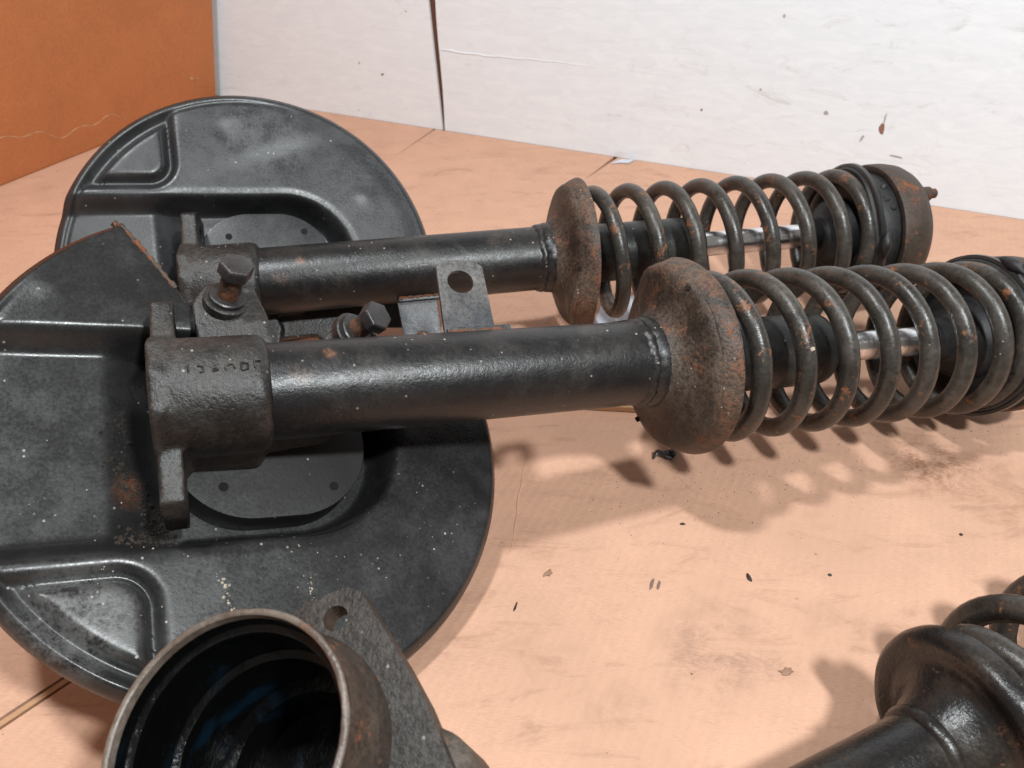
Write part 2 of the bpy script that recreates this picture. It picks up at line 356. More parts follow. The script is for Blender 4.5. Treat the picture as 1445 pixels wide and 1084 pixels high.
# material space of the boards follows the wall
def board2(name, s0, s1, h, label, edge=None, t=.004):
    m = basis((W0.x, W0.y, 0), WD, -WN, (0,0,1))
    me = bpy.data.meshes.new(name); bm = bmesh.new(); N = 24
    poly = [(s0+(edge(h*k/N) if edge else 0), h*k/N) for k in range(N+1)]+[(s1, h), (s1, 0)]
    fr = [bm.verts.new((s, 0, z)) for s, z in poly]; bk = [bm.verts.new((s, t, z)) for s, z in poly]; n = len(poly)
    bm.faces.new(fr); bm.faces.new(bk[::-1])
    for i in range(n): bm.faces.new((fr[i], fr[(i+1) % n], bk[(i+1) % n], bk[i]))
    bmesh.ops.recalc_face_normals(bm, faces=bm.faces); bm.to_mesh(me); bm.free()
    o = link(name, me, M['white'], None, 0); o.matrix_world = m
    return tag(o, label, 'panel')
wr = board2('wall_panel', .002, 1.6, .75, 'scuffed white painted wall panel behind the springs, right of the seam', lambda z: -.010*z/.4+.0012*math.sin(z*31))
wlp = board2('wall_panel', -.52, -.0012, .75, 'short white painted wall panel left of the seam, beside the orange cardboard')
# its right edge recedes a little towards the top: trim by shaping
for v in wlp.data.vertices:
    if v.co.x > -.1: v.co.x = -.0018-.070*v.co.z
gp = G(); gp.add([(-60,-1,-3),(40,-1,-3),(40,-1,760),(-60,-1,760),(-60,6,-3),(40,6,-3),(40,6,760),(-60,6,760)], [(0,1,2,3),(5,4,7,6),(4,0,3,7),(1,5,6,2),(3,2,6,7),(4,5,1,0)])
o = gp.build('backing_batten', M['gapm'], None, 0); o.matrix_world = basis((W0.x-WN.x*.0065, W0.y-WN.y*.0065, 0), WD, -WN, (0,0,1))
tag(o, 'dark brown batten showing through the gap between the white panels', 'batten')
# paint ridge, chips and scuffs on the right panel (panel space: x along, z up, front at y = 0)
def chip(name, x, z, w, h, mat, ang=0, parent=wr, seedv=0, lift=.0006):
    rnd = random.Random(seedv); n = 9; pts = []
    for k in range(n):
        a_ = 2*PI*k/n; rr = .55+.45*rnd.random(); px, pz = w*rr*math.cos(a_), h*rr*math.sin(a_)
        pts.append(((x+px*math.cos(ang)-pz*math.sin(ang))*1000, (z+px*math.sin(ang)+pz*math.cos(ang))*1000))
    g = G(); g.prism(pts, -lift*1000, .2, lambda a_, b_, t: (a_, t, b_))
    return g.build(name, mat, parent, 0)
M['scuff'] = plain('grey_scuff', (.40,.38,.36), .7); M['smear'] = plain('brown_smear', (.20,.135,.105), .7); M['chipm'] = plain('bare_wood_chip', (.26,.13,.085), .8)
g = G(); g.tube([(4+220*k/20, 0, 113-1.2*math.sin(k*.31)+.6*math.sin(k*1.7)) for k in range(21)], [1.1*(1-.6*k/20) for k in range(21)], 6); g.build('paint_ridge', M['white'], wr)
chip('paint_chip', .585, .082, .0045, .0075, M['chipm'], .3, seedv=1); chip('paint_chip', .5855, .094, .0009, .010, M['scuff'], 0, seedv=2)
chip('paint_chip', .566, .068, .0020, .0055, M['scuff'], -.4, seedv=3); chip('paint_chip', .608, .0525, .011, .0012, M['scuff'], -.1, seedv=4)
chip('paint_chip', .520, .092, .003, .003, M['scuff'], .4, seedv=5); chip('paint_chip', .372, .077, .0018, .0018, M['chipm'], 0, seedv=6)
chip('paint_chip', .44, .110, .002, .002, M['scuff'], 0, seedv=7)
chip('paint_chip', -.0967, .069, .0030, .0018, M['chipm'], .3, wlp, 10)
chip('paint_chip', -.135, .081, .0016, .0020, M['scuff'], .3, wlp, 11); chip('paint_chip', -.05, .158, .0012, .0012, M['chipm'], .3, wlp, 12)
# orange upright cardboard at the left, leaning in a little, with a torn lower layer
lean = math.radians(12.0)
cm = basis((C0.x, C0.y, 0), CD, (Vector((-CN.x, -CN.y, 0))*math.cos(lean)+Vector((0,0,1))*math.sin(lean)), (0,0,1))
g = G(); g.prism([(-1200,-2), (399,-2), (399,720), (-1200,720)], 0, 4, lambda x, z, t: (x, t, z)); 
cu = g.build('upright_cardboard', M['card2'], None, 0); cu.matrix_world = cm
tag(cu, 'orange brown upright cardboard sheet leaning at the far left corner', 'cardboard')
xs = [-300+6*k for k in range(100)]
top = [(x, 45+6*math.sin(x*.045)+3*math.sin(x*.021+1)-(x-60)*.10 + (4*math.sin(x*.11) if x > -40 else 0)) for x in xs if -300 <= x <= 215]
g = G(); g.prism([(-300, 1)]+top+[(225, 2)], -1.0, -.05, lambda x, z, t: (x, t, z))
tl = g.build('torn_layer', M['card2'], cu, 0)
g = G(); g.tube([(x, -.6, z) for x, z in top], [.5+.3*math.sin(x*.7) for x, z in top], 5); g.build('torn_edge', M['card3'], tl, 0)
chip('pale_fleck', .347, .048, .002, .0016, M['pale'], .3, cu, 21, .0012); chip('pale_fleck', .36, .045, .001, .001, M['pale'], 0, cu, 22, .0012)

# ------------------------------------------------------------------ dust shield
def shield_height(x, y, dents):
    r = math.hypot(x, y); z = 0.
    # rounded slot recess: x < 76, |y| < 60 (corner 52), runs out to the left rim
    cr = 52.; qx = x-(76-cr); qy = abs(y)-(58-cr)
    d = math.hypot(max(qx, 0), max(qy, 0))+min(max(qx, qy), 0)-cr
    tr = sst(-78, -46, x)                       # deep trench round the hub plate, shallow channel at the left
    wdt = 6.0*tr+7.5*(1-tr)
    z -= (27.*tr+13.*(1-tr))*sst(wdt, -wdt, d)
    if tr > 0: z -= 1.2*tr*sst(12, 3, d)
    # stamped island with a groove around it (lower left)
    cr = 17.; qx = x+59+cr; qy = y+74+cr
    d2 = math.hypot(max(qx, 0), max(qy, 0))+min(max(qx, qy), 0)-cr
    d2 = max(d2, r-138.5)
    z -= 6.0*math.exp(-(d2/3.6)**2)
    if d2 < 0: z += 1.2*sst(0, -6, d2)
    # softly rolled outer edge with a skirt
    z -= .5*sst(128, 143, r) + 5.0*sst(144.5, 150.6, r)**1.5
    an_ = math.degrees(math.atan2(y, x)) % 360
    z -= 1.5*math.exp(-((r-142.5)/1.7)**2)*sst(140, 165, an_)*sst(292, 262, an_)
    # a ring of faint waviness from handling
    z += .55*math.sin(x*.031+1.)*math.cos(y*.027)
    for (cx, cy, sx, sy, an, hh) in dents:
        ca, sa = math.cos(an), math.sin(an); ax = ((x-cx)*ca+(y-cy)*sa)/sx; ay = (-(x-cx)*sa+(y-cy)*ca)/sy
        z += hh*math.exp(-ax*ax-ay*ay)
    return z
CUT = [(-67,133), (-37,89), (-22,60), (62,52), (122,56), (150,64)]
def make_shield(m, parent, mat, cen, kap, dents):
    NR, NS = 120, 440
    bm = bmesh.new(); rings = []
    rs = [150*(i/NR) for i in range(1, NR+1)] + [150.8, 151.2]
    c0 = bm.verts.new((0, 0, shield_height(0, 0, dents)))
    for r in rs:
        ring = []
        for k in range(NS):
            a = 2*PI*k/NS; x, y = r*math.cos(a), r*math.sin(a)
            ring.append(bm.verts.new((x, y, shield_height(x, y, dents) if r <= 150 else shield_height(x*150/r, y*150/r, dents)-(r-150)*4)))
        rings.append(ring)
    for k in range(NS): bm.faces.new((c0, rings[0][k], rings[0][(k+1) % NS]))
    for i in range(len(rings)-1):
        for k in range(NS): bm.faces.new((rings[i][k], rings[i+1][k], rings[i+1][(k+1) % NS], rings[i][(k+1) % NS]))
    # caliper cut-out
    P = CUT
    for (x1, y1), (x2, y2) in zip(P[:-1], P[1:]):
        no = Vector((y2-y1, -(x2-x1), 0)).normalized()
        mx, my = (x1+x2)/2, (y1+y2)/2; L = math.hypot(x2-x1, y2-y1)/2+30
        gf = [f for f in bm.faces if math.hypot(f.calc_center_median().x-mx, f.calc_center_median().y-my) < L]
        ge = {e for f in gf for e in f.edges}; gv = {v for f in gf for v in f.verts}
        bmesh.ops.bisect_plane(bm, geom=gf+list(ge)+list(gv), plane_co=(x1, y1, 0), plane_no=no, dist=1e-4)
    poly = P+[(190, 80), (180, 220), (-130, 240)]
    def inside(x, y):
        c = False; n = len(poly)
        for i in range(n):
            (x1, y1), (x2, y2) = poly[i], poly[i-1]
            if (y1 > y) != (y2 > y) and x < (x2-x1)*(y-y1)/(y2-y1)+x1: c = not c
        return c
    bmesh.ops.delete(bm, geom=[f for f in bm.faces if inside(*f.calc_center_median().xy)], context='FACES')
    ck, sk = math.cos(kap), math.sin(kap)
    for v in bm.verts:
        x, y, z = v.co
        u = x*ck + z*sk; w = -x*sk + z*ck          # disc plane tilted by the spindle angle
        v.co = ((u+cen[0])*.001, m*(y+cen[1])*.001, (w+cen[2])*.001)
    bmesh.ops.recalc_face_normals(bm, faces=bm.faces)
    if sum(f.normal.z for f in bm.faces) < 0: bmesh.ops.reverse_faces(bm, faces=bm.faces)
    me = bpy.data.meshes.new('dust_shield'); bm.to_mesh(me); bm.free()
    o = link('dust_shield', me, mat, parent, 60)
    md = o.modifiers.new('thickness', 'SOLIDIFY'); md.thickness = .0016; md.offset = -1
    return o
KAP = math.asin(.1945)
def disc_to_body(x, y, z, cen):
    ck, sk = math.cos(KAP), math.sin(KAP)
    return (x*ck+z*sk+cen[0], y+cen[1], -x*sk+z*ck+cen[2])

# ------------------------------------------------------------------ strut
def helix(m, parent, mat, R, wr_, u0, pitch, turns, phi0, hand, end=.8):
    n = int(turns*52); pts = []; L = 0; u = u0; dth = turns*2*PI/n
    for i in range(n+1):
        th = i*dth; tl = th/(2*PI); te = turns-tl
        k = 1.
        if tl < .55: k = .45+.55*sst(0, .55, tl)
        if te < end: k = .25+.75*sst(0, end, te)
        ph = phi0+hand*th
        rr = R - (2.0*sst(.6, 0, te))
        pts.append((u, rr*math.cos(ph)*m, rr*math.sin(ph)))
        u += pitch*k*dth/(2*PI)
    g = G(m); rad = [wr_]*len(pts)
    for j in range(3): rad[j] = rad[-1-j] = wr_*(.72, .9, .98)[j]
    g.tube([(p[0], p[1], p[2]) for p in pts], rad, 16)
    return g.build('coil_spring', mat, parent, 60)
def hexhead(g, base, axis, r_af, hgt):
    """hex bolt head"""
    a = Vector(axis).normalized(); x = a.orthogonal().normalized(); y = a.cross(x); b0 = Vector(base)
    rr = r_af/math.cos(PI/6)
    lay = [(0, rr), (hgt*.86, rr), (hgt, rr*.90)]
    vs = []; fs = []
    for h_, q_ in lay:
        for k in range(6): vs.append(b0+a*h_+(x*math.cos(k*PI/3+.25)+y*math.sin(k*PI/3+.25))*q_)
    for l in range(2):
        for k in range(6): fs.append((l*6+k, l*6+(k+1) % 6, l*6+6+(k+1) % 6, l*6+6+k))
    fs.append(tuple(range(5, -1, -1))); fs.append(tuple(range(12, 18)))
    g.add(vs, fs)

def make_strut(root, m, cen, bolts, shield_mat, dents, hand, phi0, su0, pitch):
    # --- dust shield and hub plate
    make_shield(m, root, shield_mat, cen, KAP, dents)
    def onsh(x, y, dz=0): return disc_to_body(x, y, shield_height(x, y, dents)+dz, cen)
    (x1, y1), (x2, y2) = CUT[0], CUT[1]; x1, y1 = x1*1.04, y1*1.04
    g = G(m); g.tube([onsh(x1+(x2-x1)*k/30, y1+(y2-y1)*k/30, -.6) for k in range(1, 30)], [1.6+.5*math.sin(k*1.9)+.3*math.sin(k*.7) for k in range(1, 30)], 7); g.build('rusty_edge', M['rustpl'], root, 60, .4, .4)
    if m == 1:
        rnd = random.Random(5); gd = G(m); gp_ = G(m)
        path = [(-69, 20), (-71, 5), (-70, -11), (-66, -22), (-59, -31), (-52, -42), (-47, -50), (-58, -50), (-70, -52)]
        def blob(g_, x, y, r):
            c_ = Vector(onsh(x, y, r*.25)); n0 = len(g_.v); vs = []
            for k in range(6):
                a_ = k*PI/3+rnd.random()*.5; vs.append(c_+Vector((math.cos(a_)*r*(.7+.6*rnd.random()), math.sin(a_)*r*(.7+.6*rnd.random()), -r*.4)))
            vs.append(c_+Vector((0, 0, r*.7))); g_.add(vs, [(k, (k+1) % 6, 6) for k in range(6)])
        for _ in range(520):
            k = rnd.random()*(len(path)-1); i = int(k); t_ = k-i
            x = path[i][0]+(path[i+1][0]-path[i][0])*t_+rnd.gauss(0, 3.2); y = path[i][1]+(path[i+1][1]-path[i][1])*t_+rnd.gauss(0, 3.0)
            blob(gd, x, y, .35+1.3*rnd.random()**3)
        o_ = gd.build('caked_dirt', M['dirt'], root, 0); o_['kind'] = 'stuff'
        for _ in range(130):
            x, y = rnd.choice(((-85, -28, 22), (-60, -70, 30), (30, -85, 40), (70, -60, 30)))[:2]; sp_ = 26
            x += rnd.gauss(0, sp_); y += rnd.gauss(0, sp_*.7)
            if math.hypot(x, y) < 138 and (abs(y) > 66 or x < -55 or x > 85): blob(gp_, x, y, .15+.45*rnd.random()**2)
        for cx_, cy_, dx_, dy_, n_b in ((-27, -78, 5, -22, 26), (18, -86, 0, -14, 12), (28, -98, 7, 4, 14)):
            for k in range(n_b):
                t_ = k/n_b; blob(gp_, cx_+dx_*t_+rnd.gauss(0, .9), cy_+dy_*t_+rnd.gauss(0, .9), .25+.7*rnd.random()**2)
        o_ = gp_.build('pale_grit', M['pale'], root, 0); o_['kind'] = 'stuff'
    inner = []
    for k in range(64):
        a = 2*PI*k/64
        # rounded slot outline
        hx, hy, cr = 55, 49, 44; cx_ = 8
        ca, sa = math.cos(a), math.sin(a); px = math.copysign(max(hx-cr, 0), ca); py = math.copysign(hy-cr, sa)
        inner.append((cx_+px+cr*ca, py+cr*sa))
    pl_ = G(m); pl_.prism(inner, -32, -6.5, lambda x, y, t: disc_to_body(x, y, t, cen)); pl_.bev(1.0, 2, 40)
    hp = pl_.build('hub_plate', M['plate'] if m == 1 else M['shield_b'], root, 40)
    for hx, hy in ((-20, -30), (41, -33), (-20, 30)):
        g = G(m); ring = [(2.7*math.cos(2*PI*k/18)+hx, 2.7*math.sin(2*PI*k/18)+hy) for k in range(18)]
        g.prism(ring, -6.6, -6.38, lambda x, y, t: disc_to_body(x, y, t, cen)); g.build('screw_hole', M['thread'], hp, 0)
    # --- knuckle casting: boss round the tube foot, web down to the plate, flange with two ears
    g = G(m)
    g.lathe([(-49, 0), (-49, 29), (-46.5, 31), (-30, 31.4), (0, 31), (3.5, 30), (5.5, 27), (5.5, 0)], 56)
    g.prism(rrect(-46, 3, -28, 28, 8), -38, -4, onW)
    g.prism([(-44,-24), (34,-18), (54,-8), (54,10), (30,22), (-44,24)], -38, -19, onW)
    for s in (-1, 1):
        v0, v1 = (24, 59) if s > 0 else (22, 60)
        pts = [(s*v0, -30), (s*v1, -30), (s*(v1+1), -6), (s*(v1-3), 5), (s*(v0-8), 12), (s*(v0-8), -30)]
        if s < 0: pts = pts[::-1]
        g.holed(pts, (s*44, -14), 6.6, -50.5, -38.5, onU, 32)
        g.prism([(-41, s*18), (-30, s*18), (-36, s*30), (-41, s*36)] if s > 0 else [(-41, s*36), (-36, s*30), (-30, s*18), (-41, s*18)], -30, 2, onW)   # fillet
    g.prism([(-34,-30), (34,-30), (31,10), (19,27), (0,32.4), (-19,27), (-31,10)], -52, -45, onU)
    # caliper lugs and the arm between them
    g.prism([(-27,20), (10,20), (15,34), (10,58), (5,75), (-8,81), (-22,78), (-29,66)], -33, -14.5, onW)
    g.prism([(0,16), (80,14), (80,30), (66,58), (52,55), (40,42), (14,42), (4,52)], -38, -23.5, onW)
    kn = g.build('knuckle', M['casting'], root, 0, .8, .06)
    md = kn.modifiers.new('cast', 'REMESH'); md.mode = 'VOXEL'; md.voxel_size = .0013; md.use_smooth_shade = True
    md = kn.modifiers.new('soften', 'SMOOTH'); md.factor = .6; md.iterations = 5
    for s in (-1, 1):
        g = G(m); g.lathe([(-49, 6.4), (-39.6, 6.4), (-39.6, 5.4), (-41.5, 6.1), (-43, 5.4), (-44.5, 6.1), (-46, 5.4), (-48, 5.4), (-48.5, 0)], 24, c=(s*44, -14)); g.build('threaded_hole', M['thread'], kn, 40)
    if m == 1:
        # illegible raised casting marks on top of the boss
        def on(u, deg): a = math.radians(deg); return (u, 31.2*math.cos(a), 31.2*math.sin(a))
        glyph = [[(-33,66),(-33,58)], [(-28,67),(-26,66),(-26.5,61),(-29,60)], [(-22,66),(-19.5,65),(-20.5,62.5),(-22.3,63.5)], [(-21.5,59.5),(-19,58.5)],
                 [(-16,66),(-15.5,61),(-12.5,60),(-11.6,65)], [(-8.5,67),(-8.5,59)], [(-8.5,67),(-5.4,66),(-5.2,60.5),(-8.3,59)], [(-2,66),(-2.2,58.5),(.8,58)]]
        g = G(m)
        for st in glyph: g.tube([on(u, dg+26) for u, dg in st], .6, 6)
        g.build('casting_mark', M['casting'], kn, 60, .25, .5)
    # --- caliper lugs on the cut-out side and the arm between them
    l1 = (-11, 66, -14); l2 = (59, 45, -22)
    for (lu, lv, lw), top in ((l1, bolts[0] if bolts else None), (l2, bolts[1] if bolts else None)):
        if not bolts:
            continue
        ax = (Vector(top)-Vector((lu, lv, lw))); L = ax.length; ax.normalize(); b0 = Vector((lu, lv, lw))
        def ringp(h, r, n=28):
            x = ax.orthogonal().normalized(); y = ax.cross(x)
            return [b0+ax*h+(x*math.cos(2*PI*k/n)+y*math.sin(2*PI*k/n))*r for k in range(n)]
        def lay(g_, layers, n=28):
            vs = []; fs = []
            for h, r in layers: vs += ringp(h, r, n)
            for i in range(len(layers)-1):
                for k in range(n): fs.append((i*n+k, i*n+(k+1) % n, (i+1)*n+(k+1) % n, (i+1)*n+k))
            fs.append(tuple((len(layers)-1)*n+k for k in range(n))); g_.add(vs, fs)
        g = G(m); lay(g, [(-4, 12.5), (1.0, 12.5), (1.8, 11.6), (1.8, 0.1)]); wsh = g.build('bushing', M['casting'], root, 35, .2, .2)
        g = G(m); lay(g, [(1.5, 10.2), (4.2, 10.2), (4.8, 9.4), (4.8, .1)]); g.build('washer', M['bolt'], wsh, 35)
        g = G(m); g.tube([b0+ax*h for h in (-3, 2, L-8)], [6.4, 6.2, 6.2], 20); bt = g.build('bolt_shank', M['rustpl'], root, 40)
        g = G(m); hexhead(g, b0+ax*(L-8), ax, 8.3, 7.6); g.bev(.5, 2, 25); g.build('bolt_head', M['bolt'], bt, 35)
    # --- tube and its bracket
    g = G(m); g.lathe([(4, 0), (4, 26.0), (230, 26.0), (230, 0)], 64); tb = g.build('strut_tube', M['tube'], root, 50, .12, .05)
    g = G(m)
    def bead(u, r, a, i): return (u+.5*math.sin(a*23)+.4*math.sin(a*9+1), r+.18*math.sin(a*31+i))
    g.lathe([(222, 25.5), (224, 27.3), (226.5, 27.8), (228, 26.9), (230, 28.0), (233, 28.6), (235.5, 28.4), (236, 20), (222, 20)], 90, bead); g.build('weld_bead', M['tube'], tb, 50)
    g = G(m); g.holed([(106,24), (137,24), (138.5,70), (134,75), (114,76), (109.5,71)], (122.5, 60), 8.0, 3.5, 6.6, onW); g.bev(.5, 2, 40)
    bk = g.build('hose_bracket', M['tab'], tb, 40)
    g = G(m); g.prism(rrect(107, 146, 23.5, 27.4, 1.2, 3), 0, 10, onW); g.bev(.8, 2, 40); ft = g.build('bracket_foot', M['tab'], bk, 40)
    g = G(m); g.tube([(108+34*k/24, 24.3+.3*math.sin(k*2.), 9.6+.5*math.sin(k*1.3)) for k in range(25)], [1.3+.3*math.sin(k*2.7) for k in range(25)], 7); g.build('weld_seam', M['rustpl'], bk, 60)
    # --- lower spring seat, pressed cup
    def seatmod(u, r, a, i):
        k = sst(30, 56, r); b_ = math.exp(-((((a-.50+PI) % (2*PI))-PI)/.42)**2)
        r2 = r*(1+k*(.018*math.cos(a-1.2)+.012*math.cos(2*a+.8)+.005*math.sin(5*a)))
        return (u+k*1.2*math.cos(2*a+.5)-k*8.*b_*(1 if i < 11 else .45), r2+k*2.0*b_)
    g = G(m)
    g.lathe([(231, 26.2), (234, 28.2), (237.5, 30.4), (240.6, 34), (243, 39.5), (244.8, 46), (246, 52), (247.4, 55.8), (249.6, 57.4), (251, 56.9), (252.6, 58.4), (256, 60.2), (260, 61.8), (261.8, 61.6), (262.2, 59.2), (259.5, 57.8), (254, 55.5), (250.5, 52), (249, 45), (248, 36), (247, 26.2)], 110, seatmod)
    st = g.build('spring_seat', M['seat'], root, 50, .25, .08)
    for a_, du, rr in ((1.15, 245.6, 54.6), (-1.9, 245.6, 54.6)):
        g = G(m)
        n0 = Vector((-.75, .66*math.cos(a_), .66*math.sin(a_))).normalized()
        b0 = Vector((du, rr*math.cos(a_), rr*math.sin(a_))); x = n0.orthogonal().normalized(); y = n0.cross(x)
        vs = [b0+n0*h+(x*math.cos(2*PI*k/14)*1.5+y*math.sin(2*PI*k/14)*2.3) for h in (-2, 1.05) for k in range(14)]
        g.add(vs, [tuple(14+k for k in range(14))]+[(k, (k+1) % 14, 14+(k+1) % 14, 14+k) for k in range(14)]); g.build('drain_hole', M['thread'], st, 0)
    # --- damper body, rod, bump stop
    g = G(m); g.lathe([(236, 24.2), (360, 24.2), (364, 23.6), (366.5, 21.5), (366.5, 0)], 56); db = g.build('damper_body', M['damper'], root, 40, .1, .06)
    g = G(m); g.lathe([(366, 13.5), (369, 13.2), (369.5, 10.8)], 40); g.build('gland_nut', M['damper'], db, 40)
    g = G(m); g.lathe([(366, 10.4), (520, 10.4)], 40); g.build('piston_rod', M['chrome'], root, 60)
    g = G(m)
    g.lathe([(466, 10.6), (465, 12), (466.5, 14.5), (475, 15.2), (479, 13.8), (480, 16), (482, 17), (484, 18.5), (486, 24), (490, 28.5), (504, 31), (512, 33)], 48); g.build('bump_stop', M['rubber'], root, 50, .3, .08)
    # --- spring
    helix(m, root, M['spring'], 49.6, 6.3, su0, pitch, 7.75, phi0, hand, 1.25)
    # --- upper spring plate, rubber, mount cup with studs
    def wob(u, r, a, i):
        k = sst(40, 58, r)
        return (u+k*(2.0*math.sin(a*2+.7)+1.2*math.sin(a*3)), r*(1+k*.02*math.sin(3*a+1.)))
    g = G(m); g.lathe([(508, 30), (508.5, 52), (504, 57.5), (505, 59.6), (508.5, 59.8), (511.5, 57), (511.5, 30)], 84, wob); up = g.build('upper_spring_plate', M['damper'], root, 50, .3, .08)
    g = G(m); g.lathe([(503, 30), (501.5, 46), (502, 55.5), (505.4, 57.5), (508, 55)], 64, wob); g.build('rubber_pad', M['rubber'], up, 50, .3, .1)
    g = G(m); g.tube([(507, 61*math.cos(a_), 61*math.sin(a_)) for a_ in [PI*.30+.05*k for k in range(8)]], [1.0, 2.2, 3.4, 4.4, 4.8, 4.2, 2.6, 1.2], 8); g.build('folded_lip', M['rubber'], up, 50, .8, .2)
    g = G(m); g.lathe([(511, 30), (511.2, 50), (514, 51.5), (526, 51), (534, 50)], 64); mb = g.build('mount_rubber', M['rubber'], root, 50, .3, .1)
    for a_ in (2.12, 1.86, 1.70):
        g = G(m); c_, s_ = math.cos(a_), math.sin(a_)
        g.tube([(521+3*math.sin(a_*9), (50+h)*c_, (50+h)*s_) for h in (-2, 1.6, 2.6)], [3.2, 3.2, 2.3], 12); g.build('rubber_nub', M['rubber'], mb, 40)
    def dome(u, r, a, i): return (u, r*(1+.008*math.sin(2*a)))
    g = G(m); g.lathe([(529, 50), (527, 54), (527.5, 57), (530, 58), (540, 58), (549, 56.5), (556, 53), (561, 47), (563, 39), (563.5, 20), (563.5, 0)], 72, dome); cp = g.build('mount_cup', M['cup'], root, 50, .25, .05)
    for a_ in (2.0, -.1, -2.2):
        g = G(m); c_, s_ = math.cos(a_)*44, math.sin(a_)*44
        g.tube([(555, c_, s_), (566, c_, s_), (566.2, c_, s_)], [6.2, 6.2, 4.6], 16); g.tube([(566, c_, s_), (572, c_, s_), (573, c_, s_)], [4.2, 4.2, 3.2], 14)
        g.build('stud', M['rustpl'], cp, 40)

uF = (.9344856, .3283906, -.1374635); vF = (-.2193469, .8352518, .5042235); wF = (.2803989, -.4410374, .8525623); OF = (-.1341223, .3541244, .1427186)
uR = (.9753928, .2195832, -.0198015); vR = (-.1265446, .6311256, .7652888); wR = (.1805418, -.7439514, .6433824); OR = (-.198733, .5698507, .0919015)
front = thing('suspension_strut', 'nearer suspension strut with big black dust shield, coil spring cut by right edge', 'strut', 'pair of struts with dust shields', basis(OF, uF, vF, wF))
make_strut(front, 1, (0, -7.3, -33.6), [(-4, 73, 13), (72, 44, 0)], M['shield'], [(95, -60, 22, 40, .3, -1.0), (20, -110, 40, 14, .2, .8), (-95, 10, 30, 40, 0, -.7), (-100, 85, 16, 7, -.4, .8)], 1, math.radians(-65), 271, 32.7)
g = G()
for k in range(9):
    rr_ = random.Random(k); a_ = k*2.4; d_ = .9*math.sqrt(k/3)
    g.tube([(315+d_*math.cos(a_), -23.4+d_*math.sin(a_)*.9, 49.6-.2*d_), (315+d_*math.cos(a_), -23.6+d_*math.sin(a_)*.9, 51.2-.3*d_)], [.9, .35], 7)
g.build('pale_crust', M['pale'], front, 60, .3, .9)
rear = thing('suspension_strut', 'farther suspension strut with dust shield and whole rusty top mount by white wall', 'strut', 'pair of struts with dust shields', basis(OR, uR, vR, wR))
make_strut(rear, -1, (0, -17.8, -33.7), None, M['shield_b'], [(28, -96, 46, 12, -.35, -1.0), (-14, -116, 10, 10, .5, -1.2), (34, -112, 34, 13, -.3, .7), (95, -62, 8, 6, 0, .6)], 1, math.radians(-65), 271, 32.3)

# ------------------------------------------------------------------ third coil-over at the lower right
ps = .44
u3 = Vector((math.cos(ps), math.sin(ps), -.012)); w3 = Vector((0, 0, 1))
third = thing('coilover_strut', 'glossy black coilover strut cut off at the lower right corner', 'strut', None, basis((.2051-.0075, .2225-.0098, .0500), u3, w3.cross(u3), w3))
T = 1.0
g = G(); g.lathe([(-170, 0), (-170, 18), (-168, 19.2), (-14, 19.2), (-13, 17)], 56); tb3 = g.build('strut_tube', M['glossy'], third, 50, .1, .05)
g = G(); g.lathe([(-19, 18.8), (-18.4, 20.6), (-15, 22), (-12.5, 21.4), (-12, 19.6)], 64); g.build('collar', M['glossy'], tb3, 50)
def s3mod(u, r, a, i):
    k = sst(26, 44, r); return (u+k*1.5*math.sin(a*2), r*(1+k*.02*math.cos(2*a)))
g = G(); g.lathe([(-14, 19.6), (-11, 21.8), (-5, 24.5), (1, 28.5), (5, 33), (5.5, 37), (4, 41), (4.5, 44.5), (7.5, 47), (12, 48), (16, 47.6), (17, 46), (17, 36), (17, 18)], 90, s3mod); se3 = g.build('spring_seat', M['glossy'], third, 50, .2, .08)
g = G(); g.lathe([(19, 17.5), (150, 17.5), (152, 15), (152, 0)], 48); g.build('damper_body', M['damper'], third, 40)
g = G(); g.lathe([(150, 6), (290, 6)], 30); g.build('piston_rod', M['chrome'], third, 50)
helix(1, third, M['spring'], 42.0, 6.8, 22.5, 43, 5.3, .92, 1)
g = G(); g.lathe([(232, 6), (232, 47), (236, 50), (240, 50), (243, 44), (252, 30), (254, 6)], 64); g.build('upper_spring_plate', M['damper'], third, 50)
g = G(); g.tube([(-190+17*math.cos(a_), 0, 17*math.sin(a_)) for a_ in [2*PI*k/32 for k in range(33)]], 6.5, 12, False); g.build('bottom_eye', M['glossy'], third, 50)

# ------------------------------------------------------------------ bearing housing at the bottom
nH = (-.2402, -.3234, .9153); XH = (.9707, -.08, .2265); cH = (-.1013, .1638, .1320)
mh = basis(cH, nH, XH, (0,0,0))    # local u along the bore (towards the camera), v = right, w = far
hous = thing('bearing_housing', 'open round bearing housing with drilled flange and oily black bore, bottom left', 'housing', None, mh)
def hm(u, r, a, i): return (u, r*(1+.004*math.sin(3*a+1)))
g = G(); g.lathe([(-1.2, 47), (-10, 47.3), (-16, 47.5), (-29, 48), (-34, 49.6), (-44, 49.4), (-60, 46), (-78, 40), (-92, 34), (-120, 30), (-139, 30), (-139, 0)], 96, hm); bd = g.build('housing_body', M['housing_b'], hous, 50, .45, .08)
g = G(); g.lathe([(-1.2, 47), (-.3, 46.7), (0, 46.2), (0, 44.9), (-.5, 44.3), (-4, 44)], 120, hm); g.build('machined_rim', M['lip'], hous, 40, .1, .3)
g = G(); g.lathe([(-4, 44), (-9, 43.4), (-9.6, 40.6), (-12, 40.3), (-12.6, 41.8), (-34, 41.2), (-35, 38), (-40, 37.6), (-41, 39.5), (-66, 39), (-67, 33), (-84, 30), (-84, 0)], 96, hm); g.build('bore', M['grease'], hous, 30, .25, .12)
arc = lambda d0, d1, n, r=46.5: [(r*math.cos(math.radians(d0+(d1-d0)*k/n)), r*math.sin(math.radians(d0+(d1-d0)*k/n))) for k in range(n+1)]
ax_ = lambda x, y, t: (t, x, y)
